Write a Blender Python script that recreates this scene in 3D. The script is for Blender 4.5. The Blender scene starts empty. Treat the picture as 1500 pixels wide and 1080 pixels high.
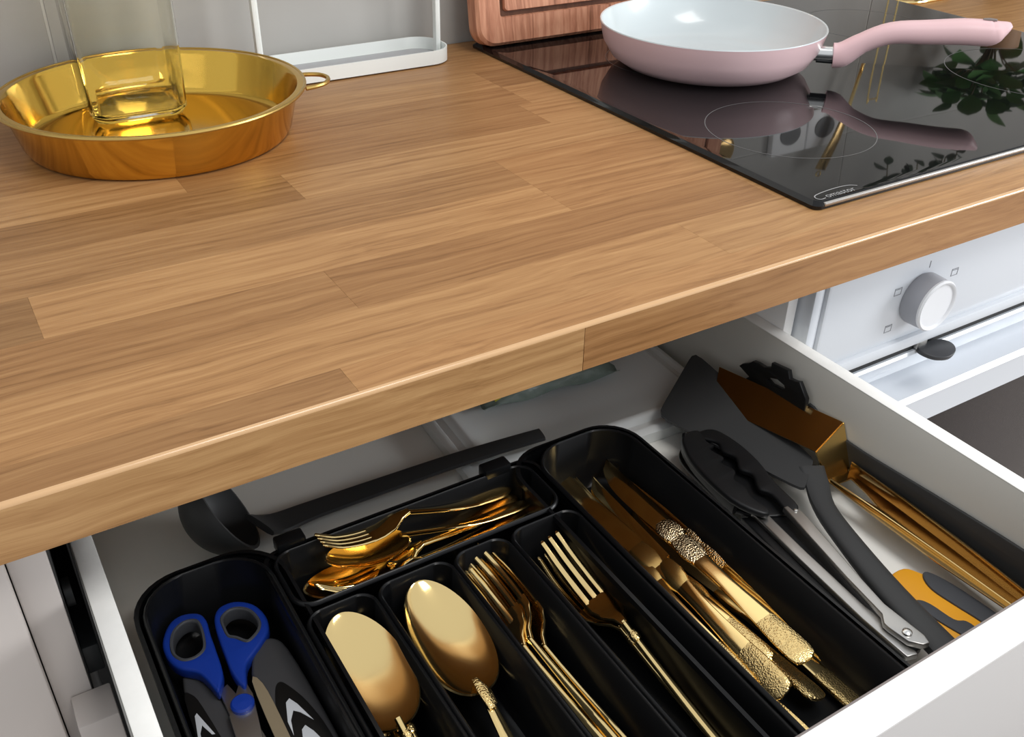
import bpy, bmesh, math, random
from mathutils import Vector, Matrix, Euler
random.seed(7)
S = bpy.context.scene
C = S.collection
# ------------------------------------------------------------ camera, light, exposure
cam = bpy.data.cameras.new('camera'); camo = bpy.data.objects.new('camera', cam); C.objects.link(camo)
camo.location = (-0.522737, -0.380876, 0.278567)
camo.rotation_euler = tuple(math.radians(a) for a in (56.930914, -0.905014, -31.496478))
cam.sensor_width = 36; cam.lens = 36 * 1410.76 / 1500; cam.clip_start = 0.01
S.camera = camo
S.view_settings.view_transform = 'Standard'; S.view_settings.look = 'None'
S.view_settings.exposure = 0.07; S.view_settings.gamma = 1.0; S.view_settings.use_curve_mapping = False
S.cycles.use_denoising = True
S.cycles.max_bounces = 10; S.cycles.glossy_bounces = 5; S.cycles.transparent_max_bounces = 12
S.cycles.caustics_reflective = True; S.cycles.blur_glossy = 0.6
W = bpy.data.worlds.new('world'); S.world = W; W.use_nodes = True
W.node_tree.nodes['Background'].inputs[0].default_value = (0.93, 0.96, 1.0, 1)
W.node_tree.nodes['Background'].inputs[1].default_value = 0.70
def area(name, loc, target, sx, sy, power, col):
    l = bpy.data.lights.new(name, 'AREA'); l.shape = 'RECTANGLE'; l.size = sx; l.size_y = sy; l.energy = power; l.color = col
    o = bpy.data.objects.new(name, l); C.objects.link(o); o.location = loc
    o.rotation_euler = (Vector(target) - Vector(loc)).to_track_quat('-Z', 'Y').to_euler(); return o
area('window_daylight', (2.60, -1.75, 0.65), (0.0, 0.0, 0.0), 1.25, 1.1, 66, (0.96, 0.98, 1.0))
area('overhead_fill', (0.05, -0.80, 1.55), (-0.1, -0.1, 0.0), 0.7, 0.7, 14, (1.0, 0.98, 0.95))  # added fill from above, brightens the drawer and top faces

# ------------------------------------------------------------ node materials
def mat(name, col=(.8, .8, .8), rough=.5, metal=0.0, spec=.5, coat=0.0, bump=None, var=None, trans=0, ior=1.45, aniso=0):
    m = bpy.data.materials.new(name); m.use_nodes = True; n = m.node_tree.nodes; L = m.node_tree.links
    b = n['Principled BSDF']
    b.inputs['Base Color'].default_value = (*col, 1); b.inputs['Roughness'].default_value = rough
    b.inputs['Metallic'].default_value = metal; b.inputs['Specular IOR Level'].default_value = spec
    b.inputs['Coat Weight'].default_value = coat; b.inputs['Coat Roughness'].default_value = .08
    b.inputs['Transmission Weight'].default_value = trans; b.inputs['IOR'].default_value = ior
    tc = n.new('ShaderNodeTexCoord')
    if var:      # (scale, amount): mottled colour
        t = n.new('ShaderNodeTexNoise'); t.inputs['Scale'].default_value = var[0]; t.inputs['Detail'].default_value = 4
        L.new(tc.outputs['Object'], t.inputs['Vector'])
        r = n.new('ShaderNodeMix'); r.data_type = 'RGBA'
        r.inputs[6].default_value = (*[c * (1 - var[1]) for c in col], 1); r.inputs[7].default_value = (*[min(1, c * (1 + var[1])) for c in col], 1)
        L.new(t.outputs[0], r.inputs[0]); L.new(r.outputs[2], b.inputs['Base Color'])
    if bump:     # (kind, scale, strength, distance)
        if bump[0] == 'voronoi':
            t = n.new('ShaderNodeTexVoronoi'); t.inputs['Scale'].default_value = bump[1]; o = t.outputs['Distance']
        elif bump[0] == 'wave':
            t = n.new('ShaderNodeTexWave'); t.wave_type = 'RINGS'; t.inputs['Scale'].default_value = bump[1]; t.inputs['Distortion'].default_value = 9; t.inputs['Detail'].default_value = 3; o = t.outputs[0]
        else:
            t = n.new('ShaderNodeTexNoise'); t.inputs['Scale'].default_value = bump[1]; t.inputs['Detail'].default_value = 3; o = t.outputs[0]
        L.new(tc.outputs['Object'], t.inputs['Vector'])
        bp = n.new('ShaderNodeBump'); bp.inputs['Strength'].default_value = bump[2]; bp.inputs['Distance'].default_value = bump[3]
        L.new(o, bp.inputs['Height']); L.new(bp.outputs[0], b.inputs['Normal'])
        if bump[0] in ('wave', 'voronoi') and metal > .5:   # darker colour at the low points of the relief
            r = n.new('ShaderNodeMapRange'); r.inputs[1].default_value = .0; r.inputs[2].default_value = .45; r.inputs[3].default_value = .45; r.inputs[4].default_value = 1.0
            L.new(o, r.inputs[0]); mx = n.new('ShaderNodeMix'); mx.data_type = 'RGBA'; mx.blend_type = 'MULTIPLY'; mx.inputs[0].default_value = 1
            mx.inputs[6].default_value = (*col, 1); L.new(r.outputs[0], mx.inputs[7]); L.new(mx.outputs[2], b.inputs['Base Color'])
    return m

def wood(name, dark, light, red, scale=(1.7, 62, 62), coat=.0, rough=.42, rings=1.0, rnd=True):
    m = bpy.data.materials.new(name); m.use_nodes = True; n = m.node_tree.nodes; L = m.node_tree.links; b = n['Principled BSDF']
    tc = n.new('ShaderNodeTexCoord'); oi = n.new('ShaderNodeObjectInfo')
    vm = n.new('ShaderNodeVectorMath'); vm.operation = 'SCALE'; vm.inputs[0].default_value = (7.3, 3.1, 5.7)
    if rnd: L.new(oi.outputs['Random'], vm.inputs['Scale'])
    else: vm.inputs['Scale'].default_value = 0
    ad = n.new('ShaderNodeVectorMath'); L.new(tc.outputs['Object'], ad.inputs[0]); L.new(vm.outputs[0], ad.inputs[1])
    # gentle warp so the grain meanders
    wn = n.new('ShaderNodeTexNoise'); wn.inputs['Scale'].default_value = 9; wn.inputs['Detail'].default_value = 2; L.new(ad.outputs[0], wn.inputs['Vector'])
    ws = n.new('ShaderNodeVectorMath'); ws.operation = 'SCALE'; ws.inputs['Scale'].default_value = .012; L.new(wn.outputs['Color'], ws.inputs[0])
    a2 = n.new('ShaderNodeVectorMath'); L.new(ad.outputs[0], a2.inputs[0]); L.new(ws.outputs[0], a2.inputs[1])
    mp = n.new('ShaderNodeMapping'); mp.inputs['Scale'].default_value = scale; L.new(a2.outputs[0], mp.inputs[0])
    g1 = n.new('ShaderNodeTexNoise'); g1.inputs['Scale'].default_value = 3.0; g1.inputs['Detail'].default_value = 6; g1.inputs['Roughness'].default_value = .62; L.new(mp.outputs[0], g1.inputs['Vector'])
    mp2 = n.new('ShaderNodeMapping'); mp2.inputs['Scale'].default_value = (scale[0] * 5, scale[1] * 9, scale[2] * 9); L.new(a2.outputs[0], mp2.inputs[0])
    g2 = n.new('ShaderNodeTexNoise'); g2.inputs['Scale'].default_value = 3.0; g2.inputs['Detail'].default_value = 3; L.new(mp2.outputs[0], g2.inputs['Vector'])
    # broad flame figure
    mp3 = n.new('ShaderNodeMapping'); mp3.inputs['Scale'].default_value = (scale[0] * 1.1, scale[1] * .42, scale[2] * .42); L.new(a2.outputs[0], mp3.inputs[0])
    g3 = n.new('ShaderNodeTexNoise'); g3.inputs['Scale'].default_value = 1.6; g3.inputs['Detail'].default_value = 1; L.new(mp3.outputs[0], g3.inputs['Vector'])
    sn = n.new('ShaderNodeMath'); sn.operation = 'MULTIPLY'; sn.inputs[1].default_value = 75; L.new(g3.outputs[0], sn.inputs[0])
    s2 = n.new('ShaderNodeMath'); s2.operation = 'SINE'; L.new(sn.outputs[0], s2.inputs[0])
    s3 = n.new('ShaderNodeMath'); s3.operation = 'MULTIPLY_ADD'; s3.inputs[1].default_value = .032 * rings; L.new(s2.outputs[0], s3.inputs[0]); L.new(g1.outputs[0], s3.inputs[2])
    s4 = n.new('ShaderNodeMath'); s4.operation = 'MULTIPLY_ADD'; s4.inputs[1].default_value = .32; L.new(g2.outputs[0], s4.inputs[0]); L.new(s3.outputs[0], s4.inputs[2])
    cr = n.new('ShaderNodeValToRGB'); e = cr.color_ramp; e.elements[0].position = .36; e.elements[0].color = (*dark, 1)
    e.elements[1].position = .90; e.elements[1].color = (*light, 1); k = e.elements.new(.6); k.color = (*red, 1)
    L.new(s4.outputs[0], cr.inputs[0])
    mx = n.new('ShaderNodeMix'); mx.data_type = 'RGBA'; mx.blend_type = 'MULTIPLY'; mx.inputs[0].default_value = 1
    L.new(cr.outputs[0], mx.inputs[6]); L.new(oi.outputs['Color'], mx.inputs[7]); L.new(mx.outputs[2], b.inputs['Base Color'])
    b.inputs['Roughness'].default_value = rough; b.inputs['Coat Weight'].default_value = coat; b.inputs['Coat Roughness'].default_value = .25; b.inputs['Specular IOR Level'].default_value = .26
    bp = n.new('ShaderNodeBump'); bp.inputs['Strength'].default_value = .12; bp.inputs['Distance'].default_value = .0006; L.new(s4.outputs[0], bp.inputs['Height']); L.new(bp.outputs[0], b.inputs['Normal'])
    return m

M = {}
M['wood'] = wood('oak_worktop', (.195, .092, .032), (.465, .264, .112), (.345, .178, .070), coat=.0, rough=.40)
M['nosing'] = mat('edge_nosing_highlight', (.62, .38, .19), .2, spec=.7, var=(40, .05))
M['board'] = wood('acacia_board', (.22, .085, .045), (.72, .37, .23), (.50, .215, .125), scale=(26, 26, 2.0), rough=.5, rings=2.4)
M['groove'] = wood('groove_wood', (.05, .018, .008), (.13, .055, .028), (.09, .034, .017), scale=(26, 26, 2.0), rough=.6)
M['gold'] = mat('polished_gold', (.95, .71, .32), .12, 1.0)
M['gold_satin'] = mat('satin_gold', (.85, .58, .21), .24, 1.0, bump=('noise', 60, .08, .0006))
M['gold_orn'] = mat('engraved_gold', (.92, .68, .30), .25, 1.0, bump=('voronoi', 1000, .8, .0003))
M['gold_bead'] = mat('beaded_gold', (.84, .64, .38), .22, 1.0, bump=('voronoi', 850, 1.0, .0006))
M['gold_dark'] = mat('darkened_gold', (.50, .335, .145), .16, 1.0)  # gold darkened to imitate the dark reflections on the turner
M['brass'] = mat('brass_tray_metal', (.78, .49, .095), .11, 1.0, bump=('noise', 14, .05, .002))
M['brass_rim'] = mat('brass_rim_metal', (.62, .42, .13), .3, 1.0)
M['black_plastic'] = mat('black_plastic', (.0055, .0058, .0065), .30, spec=.3, bump=('noise', 900, .08, .0003))
M['nylon'] = mat('black_nylon', (.007, .0072, .008), .42, spec=.45)
M['grey_nylon'] = mat('dark_grey_nylon', (.042, .043, .044), .5, spec=.4)
M['grey_rubber'] = mat('grey_rubber', (.055, .058, .066), .55)
M['blue'] = mat('blue_plastic', (.008, .038, .30), .35)
M['steel'] = mat('brushed_steel', (.52, .51, .49), .36, 1.0, bump=('noise', 700, .1, .0004))
M['steel_bright'] = mat('bright_steel', (.8, .8, .78), .2, 1.0)
M['white_lac'] = mat('white_lacquer', (.95, .95, .94), .35, var=(5, .02))
M['front_face_shade'] = mat('drawer_front_shade', (.50, .485, .475), .5)  # white of the drawer front, toned down to paint its dimmer lighting
M['drawer_edge'] = mat('drawer_edge_band', (.88, .88, .85), .42, var=(70, .07), bump=('noise', 160, .15, .001))
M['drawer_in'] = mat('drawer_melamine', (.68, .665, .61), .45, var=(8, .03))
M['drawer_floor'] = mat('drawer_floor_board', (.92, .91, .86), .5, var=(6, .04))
M['drawer_out_shade'] = mat('grey_shade_side', (.26, .26, .25), .45)  # shadow on the drawer's outer side, painted as grey
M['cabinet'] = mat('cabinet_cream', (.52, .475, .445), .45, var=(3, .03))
M['dark_void'] = mat('cabinet_inside_shade', (.03, .03, .03), .7)  # near-black colour stands in for the shade inside the cabinet
M['seal'] = mat('grey_seal', (.22, .19, .18), .6)
M['oven_white'] = mat('oven_enamel', (.62, .655, .705), .32, coat=.3)
M['oven_knob'] = mat('knob_white', (.70, .715, .745), .35)
M['knob_side_shade'] = mat('knob_shade_grey', (.33, .34, .375), .42)  # shading on the knob's side put into a darker grey
M['print'] = mat('grey_print', (.25, .26, .28), .6)
M['oven_glass'] = mat('oven_glass', (.018, .013, .013), .16, spec=.3, var=(6, .2))
M['rubber_black'] = mat('black_rubber', (.006, .008, .009), .5)
M['latch'] = mat('latch_plastic', (.035, .037, .042), .4)
M['hob'] = mat('ceramic_glass', (.0045, .0045, .005), .03, spec=.42, ior=1.45, coat=.05)
M['hob_edge'] = mat('hob_bevel', (.02, .022, .024), .14, spec=.9)
M['mark'] = mat('hob_print', (.13, .13, .13), .4)
M['logo'] = mat('logo_print', (.32, .32, .32), .4)
M['pan_pink'] = mat('pink_enamel', (.86, .615, .635), .3, coat=.25)
M['pan_handle'] = mat('pink_soft_grip', (.84, .57, .59), .42)
M['pan_in'] = mat('ceramic_white', (.63, .69, .705), .25, coat=.4, var=(9, .03))
M['rack'] = mat('white_powder_coat', (.84, .87, .84), .4)
M['perf'] = mat('rack_floor_grey', (.42, .42, .43), .5)
M['socket'] = mat('socket_white', (.82, .82, .82), .35)
M['socket_dark'] = mat('socket_well', (.12, .12, .12), .5)
M['leaf'] = mat('leaf_green', (.06, .16, .04), .45, var=(30, .4))
M['euca'] = mat('eucalyptus_green', (.07, .11, .07), .55, var=(30, .3))
M['stem'] = mat('plant_stem', (.12, .10, .04), .6)
M['pot'] = mat('terracotta_pot', (.42, .25, .14), .6)
M['yellow'] = mat('orange_yellow_plastic', (.83, .37, .02), .38)
M['lid'] = mat('frosted_plastic', (.84, .86, .85), .3, coat=.2)
M['bag'] = mat('printed_film', (.20, .25, .22), .3, var=(25, .35), bump=('noise', 30, .8, .01))
M['bag_yellow'] = mat('yellow_print', (.55, .52, .04), .35)
M['sleeve'] = mat('dark_grey_sleeve', (.052, .052, .055), .38, bump=('noise', 40, .3, .003))
M['sleeve_black'] = mat('black_print', (.006, .006, .006), .35)
M['sleeve_white'] = mat('white_print', (.55, .57, .6), .5)
M['tan'] = mat('tan_reflection', (.24, .19, .12), .5)
M['plaster'] = mat('white_plaster', (.86, .85, .82), .8)
M['floor'] = mat('grey_floor', (.55, .50, .46), .6, var=(2, .1))
M['grout'] = mat('light_grout', (.62, .61, .58), .9)
# cement-look wall tile: cloudy grey
M['tile'] = mat('cement_tile', (.43, .42, .395), .6, spec=.25, var=(11, .10), bump=('noise', 5, .25, .004))
g = bpy.data.materials.new('pale_glass'); g.use_nodes = True; gb = g.node_tree.nodes['Principled BSDF']
gb.inputs['Base Color'].default_value = (.97, .965, .90, 1); gb.inputs['Roughness'].default_value = .02; gb.inputs['Transmission Weight'].default_value = 1; gb.inputs['IOR'].default_value = 1.28
M['glass'] = g

# ------------------------------------------------------------ helpers
def obj(name, bm, m, parent=None, smooth=True, angle=40, loc=None):
    me = bpy.data.meshes.new(name); bm.normal_update(); bm.to_mesh(me); bm.free()
    o = bpy.data.objects.new(name, me); C.objects.link(o)
    if isinstance(m, (list, tuple)):
        for k in m: me.materials.append(M[k])
    else: me.materials.append(M[m])
    if smooth:
        for p in me.polygons: p.use_smooth = True
        try: me.set_sharp_from_angle(angle=math.radians(angle))
        except Exception: pass
    if parent: o.parent = parent
    if loc: o.location = loc
    return o
def tag(o, label, cat, group=None):
    o['label'] = label; o['category'] = cat
    if group: o['group'] = group
    return o
def thing(name, label, cat, loc=(0, 0, 0), rot=(0, 0, 0), group=None):
    o = bpy.data.objects.new(name, None); C.objects.link(o); o.location = loc; o.rotation_euler = rot
    o.empty_display_size = .02
    return tag(o, label, cat, group)
def struct(o): o['kind'] = 'structure'; return o
def bm_box(x0, x1, y0, y1, z0, z1, bev=0, seg=2, bm=None):
    b2 = bmesh.new(); bmesh.ops.create_cube(b2, size=1)
    for v in b2.verts: v.co = Vector(((x0 + x1) / 2 + v.co.x * (x1 - x0), (y0 + y1) / 2 + v.co.y * (y1 - y0), (z0 + z1) / 2 + v.co.z * (z1 - z0)))
    if bev: bmesh.ops.bevel(b2, geom=b2.edges[:], offset=bev, segments=seg, profile=.5, affect='EDGES')
    if bm is None: return b2
    me = bpy.data.meshes.new('t'); b2.to_mesh(me); b2.free(); bm.from_mesh(me); bpy.data.meshes.remove(me); return bm
def add(bm, b2, mi=None):
    n0 = len(bm.faces)
    me = bpy.data.meshes.new('t'); b2.to_mesh(me); b2.free(); bm.from_mesh(me); bpy.data.meshes.remove(me)
    if mi is not None:
        bm.faces.ensure_lookup_table()
        for f in bm.faces[n0:]: f.material_index = mi
    return bm
def loft(rings, closed=True, cap0=False, cap1=False, bm=None, wrap=False):
    bm = bm or bmesh.new(); R = [[bm.verts.new(p) for p in r] for r in rings]; n = len(R[0])
    pairs = list(zip(R[:-1], R[1:])) + ([(R[-1], R[0])] if wrap else [])
    for a, b in pairs:
        for i in range(n if closed else n - 1):
            j = (i + 1) % n
            try: bm.faces.new((a[i], a[j], b[j], b[i]))
            except ValueError: pass
    if cap0: bm.faces.new(R[0][::-1])
    if cap1: bm.faces.new(R[-1])
    bmesh.ops.recalc_face_normals(bm, faces=bm.faces[:]); return bm
def lathe(prof, n=48, wrap=False, cap0=False, cap1=False):   # prof: (radius, z)
    return loft([[(r * math.cos(2 * math.pi * i / n), r * math.sin(2 * math.pi * i / n), z) for i in range(n)] for r, z in prof], True, cap0, cap1, None, wrap)
def sweep(pts, w, t, up=(0, 0, 1), n=12, sq=.7, bm=None, ups=None):
    """a bar along pts, per-point width and thickness, rounded section"""
    P = [Vector(p) for p in pts]; k = len(P)
    w = w if hasattr(w, '__len__') else [w] * k; t = t if hasattr(t, '__len__') else [t] * k; rings = []
    for i, p in enumerate(P):
        d = (P[min(i + 1, k - 1)] - P[max(i - 1, 0)]).normalized(); u = Vector(ups[i] if ups else up)
        s = d.cross(u).normalized(); nn = s.cross(d).normalized(); r = []
        for a in range(n):
            c, sn = math.cos(2 * math.pi * a / n), math.sin(2 * math.pi * a / n)
            r.append(p + s * (w[i] / 2 * math.copysign(abs(c) ** sq, c)) + nn * (t[i] / 2 * math.copysign(abs(sn) ** sq, sn)))
        rings.append(r)
    return loft(rings, True, True, True, bm)
def tube(pts, r, n=10, bm=None, closed=False):
    P = [Vector(p) for p in pts]; k = len(P); rings = []; up = None
    for i, p in enumerate(P):
        d = (P[(i + 1) % k] - P[i - 1]) if closed else (P[min(i + 1, k - 1)] - P[max(i - 1, 0)]); d.normalize()
        if up is None: up = Vector((0, 0, 1)) if abs(d.z) < .9 else Vector((1, 0, 0))
        s = d.cross(up).normalized(); up = s.cross(d).normalized()
        rings.append([p + s * (r * math.cos(2 * math.pi * a / n)) + up * (r * math.sin(2 * math.pi * a / n)) for a in range(n)])
    return loft(rings, True, not closed, not closed, bm, closed)
def smooth_path(P, n=6):
    P = [Vector(p) for p in P]; out = []
    for i in range(len(P) - 1):
        p0, p1, p2, p3 = P[max(i - 1, 0)], P[i], P[i + 1], P[min(i + 2, len(P) - 1)]
        for j in range(n):
            t = j / n; out.append(.5 * ((2 * p1) + (p2 - p0) * t + (2 * p0 - 5 * p1 + 4 * p2 - p3) * t * t + (3 * p1 - p0 - 3 * p2 + p3) * t ** 3))
    out.append(P[-1]); return out
def closed_smooth(P, n=4):
    k = len(P); P = [Vector((*p, 0)) if len(p) == 2 else Vector(p) for p in P]; out = []
    for i in range(k):
        p0, p1, p2, p3 = P[i - 1], P[i], P[(i + 1) % k], P[(i + 2) % k]
        for j in range(n):
            t = j / n; out.append(.5 * ((2 * p1) + (p2 - p0) * t + (2 * p0 - 5 * p1 + 4 * p2 - p3) * t * t + (3 * p1 - p0 - 3 * p2 + p3) * t ** 3))
    return out
def rrect(x0, x1, y0, y1, r, n=6):
    o = []
    for cx, cy, a0 in ((x1 - r, y1 - r, 0), (x0 + r, y1 - r, 90), (x0 + r, y0 + r, 180), (x1 - r, y0 + r, 270)):
        for i in range(n + 1):
            a = math.radians(a0 + 90 * i / n); o.append((cx + r * math.cos(a), cy + r * math.sin(a)))
    return o
def plate(name, loops, half, bev, m, parent=None, mw=None, z=0.0):
    """a flat plate with holes: filled outline, extruded and edge-rounded, turned into a mesh"""
    cu = bpy.data.curves.new(name + '_c', 'CURVE'); cu.dimensions = '2D'; cu.fill_mode = 'BOTH'
    cu.extrude = max(half - bev, 0); cu.bevel_depth = bev; cu.bevel_resolution = 2; cu.offset = -bev
    for lp in loops:
        sp = cu.splines.new('POLY'); sp.points.add(len(lp) - 1); sp.use_cyclic_u = True
        for q, p in zip(sp.points, lp): q.co = (p[0], p[1], 0, 1)
    o = bpy.data.objects.new(name, cu); C.objects.link(o)
    dg = bpy.context.evaluated_depsgraph_get(); me = bpy.data.meshes.new_from_object(o.evaluated_get(dg))
    bpy.data.objects.remove(o); bpy.data.curves.remove(cu); me.name = name
    me.transform(Matrix.Translation((0, 0, z)))
    if mw is not None: me.transform(mw)
    bm = bmesh.new(); bm.from_mesh(me); bmesh.ops.remove_doubles(bm, verts=bm.verts[:], dist=1e-6); bpy.data.meshes.remove(me)
    return obj(name, bm, m, parent, angle=50)
def frame_mw(o, x, y):   # matrix with given origin and x, y directions
    x = Vector(x).normalized(); y = Vector(y); z = x.cross(y).normalized(); y = z.cross(x)
    return Matrix.Translation(o) @ Matrix((x, y, z)).transposed().to_4x4()

# ============================================================ SETTING
TOP_T = .0317; WALL = .573
# tiled back wall
w = struct(obj('wall_back', bm_box(-2.2, 2.7, WALL + .0032, WALL + .12, -.86, 1.5), 'plaster', smooth=False))
obj('grout_bed', bm_box(-2.2, 2.7, WALL + .0010, WALL + .0031, -.05, .5185), 'grout', w, smooth=False)
tw, th = .54, .27
for i in range(10):
    for j in range(2):
        x0 = -.412 - 4 * tw + i * tw + .0012; z0 = -.02 + j * th + .0012
        x1 = min(x0 + tw - .0024, 2.698)
        if x1 - x0 < .03: continue
        t = obj('tile', bm_box(0, x1 - x0, 0, .0012, 0, min(th - .0024, 1.5 - z0), .0005, 1), 'tile', w); t.location = (x0, WALL, z0)
# right wall with a window, ceiling, floor
bm = bm_box(2.7, 2.8, -3.0, -2.40, -.86, 1.5); bm_box(2.7, 2.8, -1.10, WALL, -.86, 1.5, bm=bm)
bm_box(2.7, 2.8, -2.40, -1.10, -.86, .05, bm=bm); bm_box(2.7, 2.8, -2.40, -1.10, 1.25, 1.5, bm=bm)
struct(obj('wall_right', bm, 'plaster', smooth=False))
wd = bpy.data.objects.new('window_1', None); C.objects.link(wd); struct(wd); wd.location = (2.74, -1.75, .65)
def wpart(n, *a): return obj(n, bm_box(*a, bev=.003), 'white_lac', wd)
wpart('window_frame', -.03, .03, -.65, -.60, -.60, .60); wpart('window_frame', -.03, .03, .60, .65, -.60, .60)
wpart('window_frame', -.03, .03, -.60, .60, -.60, -.55); wpart('window_frame', -.03, .03, -.60, .60, .55, .60)
wpart('mullion', -.02, .02, -.02, .02, -.55, .55)
struct(obj('floor', bm_box(-2.2, 2.8, -3.0, WALL + .12, -.96, -.86), 'floor', smooth=False))

# ============================================================ WORKTOP
wt = thing('worktop', 'oak-look plank kitchen worktop running along the tiled wall under hob and tray', 'worktop')
obj('core', bm_box(-1.6, 1.85, .006, WALL - .002, -TOP_T, -.005), 'wood', wt, smooth=False)
def tint(a, r=0): a = 1 + (a - 1) * 1.35; return (a * (1 + r), a, a * (1 - r * .8), 1)
rows = [0.0, .0275, .0818, .1358, .19, .247, .30, .3555, .41, .465, .52, WALL - .002]
# joints per row with the tone of the plank to the right of each
seams = [
 [(-1.6, 1.0, 0), (-.92, .88, .03), (-.374, 1.07, .02), (.28, 1.02, 0), (.95, .95, 0)],
 [(-1.6, .95, 0), (-.72, 1.08, .0), (-.10, 1.07, -.01), (.50, .97, 0), (1.15, 1.0, 0)],
 [(-1.6, 1.0, 0), (-.95, .91, .04), (-.339, .87, .06), (-.005, 1.04, 0), (.40, 1.0, 0), (1.0, .95, 0)],
 [(-1.6, 1.0, 0), (-.80, .80, .02), (-.502, 1.10, 0), (-.1505, 1.0, .03), (.22, 1.03, 0), (.9, .94, 0)],
 [(-1.6, .9, 0), (-.65, .93, .02), (-.1505, .97, .04), (.45, 1.05, 0), (1.1, 1.0, 0)],
 [(-1.6, 1.05, 0), (-.90, .83, .04), (-.307, 1.06, -.01), (.25, .95, 0), (.8, 1.0, 0)],
 [(-1.6, .94, 0), (-.75, 1.12, -.02), (-.377, .86, .05), (-.06, 1.05, 0), (.60, 1.0, 0), (1.2, .9, 0)],
 [(-1.6, 1.0, 0), (-.60, .88, .04), (-.045, 1.04, .0), (.55, 1.0, 0), (1.1, .95, 0)],
 [(-1.6, .95, 0), (-.85, .95, .04), (-.26, 1.02, .0), (-.045, .82, .04), (.10, 1.02, 0), (.70, .96, 0), (1.3, .9, 0)],
 [(-1.6, 1.0, 0), (-.50, .93, .03), (.12, 1.0, 0), (.65, 1.05, 0), (1.0, .9, 0)],
 [(-1.6, .9, 0), (-.70, .9, .02), (-.13, .98, .02), (.35, 1.0, 0), (.9, .94, 0)]]
for r, row in enumerate(seams):
    y0, y1 = rows[r] + .00002, rows[r + 1] - .00002
    if r == 0: y0 = .0024
    for i, (x, a, rd) in enumerate(row):
        xe = row[i + 1][0] if i + 1 < len(row) else 1.85
        p = obj('plank', bm_box(0, xe - x - .00005, 0, y1 - y0, -.006, 0, .00008, 1), 'wood', wt, loc=(x, y0, 0)); p.color = tint(a, rd)
# front edge: two long staves and the rounded nosing strip in a lighter colour that imitates a highlight
for x, xe, a, rd in ((-1.6, -.85, .95, 0), (-.85, -.2347, 1.10, -.04), (-.2347, .42, .88, .06), (.42, 1.1, .86, .04), (1.1, 1.85, .9, 0)):
    p = obj('edge_plank', bm_box(0, xe - x - .0003, 0, .007, 0, TOP_T - .0025, .0001, 1), 'wood', wt, loc=(x, 0.0, -TOP_T)); p.color = tint(a, rd)
R = []
for i in range(36):
    x = -1.6 + 3.45 * i / 35
    R.append([(x, .0024, -.0024)] + [(x, .0024 - .0024 * math.sin(a), -.0024 + .0024 * math.cos(a)) for a in [i_ * math.pi / 12 for i_ in range(7)]])
p = obj('edge_nosing', loft(R, True, True, True), 'nosing', wt, angle=30)

# ============================================================ HOB
hb = thing('induction_hob', 'black glass induction hob set in the worktop under the pink pan', 'hob', (0, .0476, 0))
D = .502
rg = lambda off, z: [(x, y, z) for x, y in rrect(0 + off, .59 - off, off, D - off, .006)]
obj('glass_top', loft([rg(.0, .0006), rg(0, .0030), rg(.0032, .0058)] + [rg(.006, .0060)], True, True, True), 'hob', hb, angle=12)
obj('front_bevel', bm_box(.008, .582, -.0006, .0022, .0022, .0052, .0008), 'steel', hb)
for cx, cy, r in ((.150, .345, .068), (.101, .128, .0715), (.45, .355, .0715), (.45, .128, .09)):
    n = 64; rings = [[(cx + q * math.cos(2 * math.pi * i / n), cy + q * math.sin(2 * math.pi * i / n), .00612) for i in range(n)] for q in (r - .0004, r + .0004)]
    obj('cooking_zone_ring', loft(rings), 'mark', hb)
lg = bpy.data.objects.new('logo', None); C.objects.link(lg); lg.parent = hb
def text(s, size, loc, rot, m, parent, name='lettering'):
    f = bpy.data.curves.new(name, 'FONT'); f.body = s; f.size = size; f.extrude = .00005
    o = bpy.data.objects.new(name, f); C.objects.link(o); o.location = loc; o.rotation_euler = rot
    dg = bpy.context.evaluated_depsgraph_get(); me = bpy.data.meshes.new_from_object(o.evaluated_get(dg))
    bpy.data.objects.remove(o); me.materials.append(M[m]); o = bpy.data.objects.new(name, me); C.objects.link(o); o.location = loc; o.rotation_euler = rot; o.parent = parent; return o
text('omastor', .0088, (.0155, .0045, .00612), (0, 0, 0), 'logo', lg)
arc = smooth_path([(.0135, .0050, .0062), (.0085, .0046, .0062), (.0065, .0075, .0062), (.0085, .0110, .0062), (.014, .0128, .0062), (.026, .0143, .0062), (.038, .0146, .0062), (.047, .0134, .0062), (.052, .0100, .0062)], 4)
obj('logo_arc', sweep(arc, .0009, .0002, n=6), 'logo', lg)

# ============================================================ PINK FRYING PAN
pan = thing('frying_pan', 'pink frying pan with white ceramic inside on the black hob', 'pan', (.1705, .3605, .0062))
PS = .972
prof = [(0, 0), (.074, 0), (.090, .0026), (.1025, .0105), (.111, .024), (.1148, .039), (.1155, .0415)]
obj('pan_body', lathe([(r_ * PS, z_) for r_, z_ in prof], 80), 'pan_pink', pan)
obj('pan_lining', lathe([(r_ * PS, z_) for r_, z_ in ((.1155, .0415), (.1150, .0424), (.1136, .0418), (.1118, .0365), (.105, .0205), (.095, .0095), (.083, .0040), (.07, .003), (0, .003))], 80), 'pan_in', pan)
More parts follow.
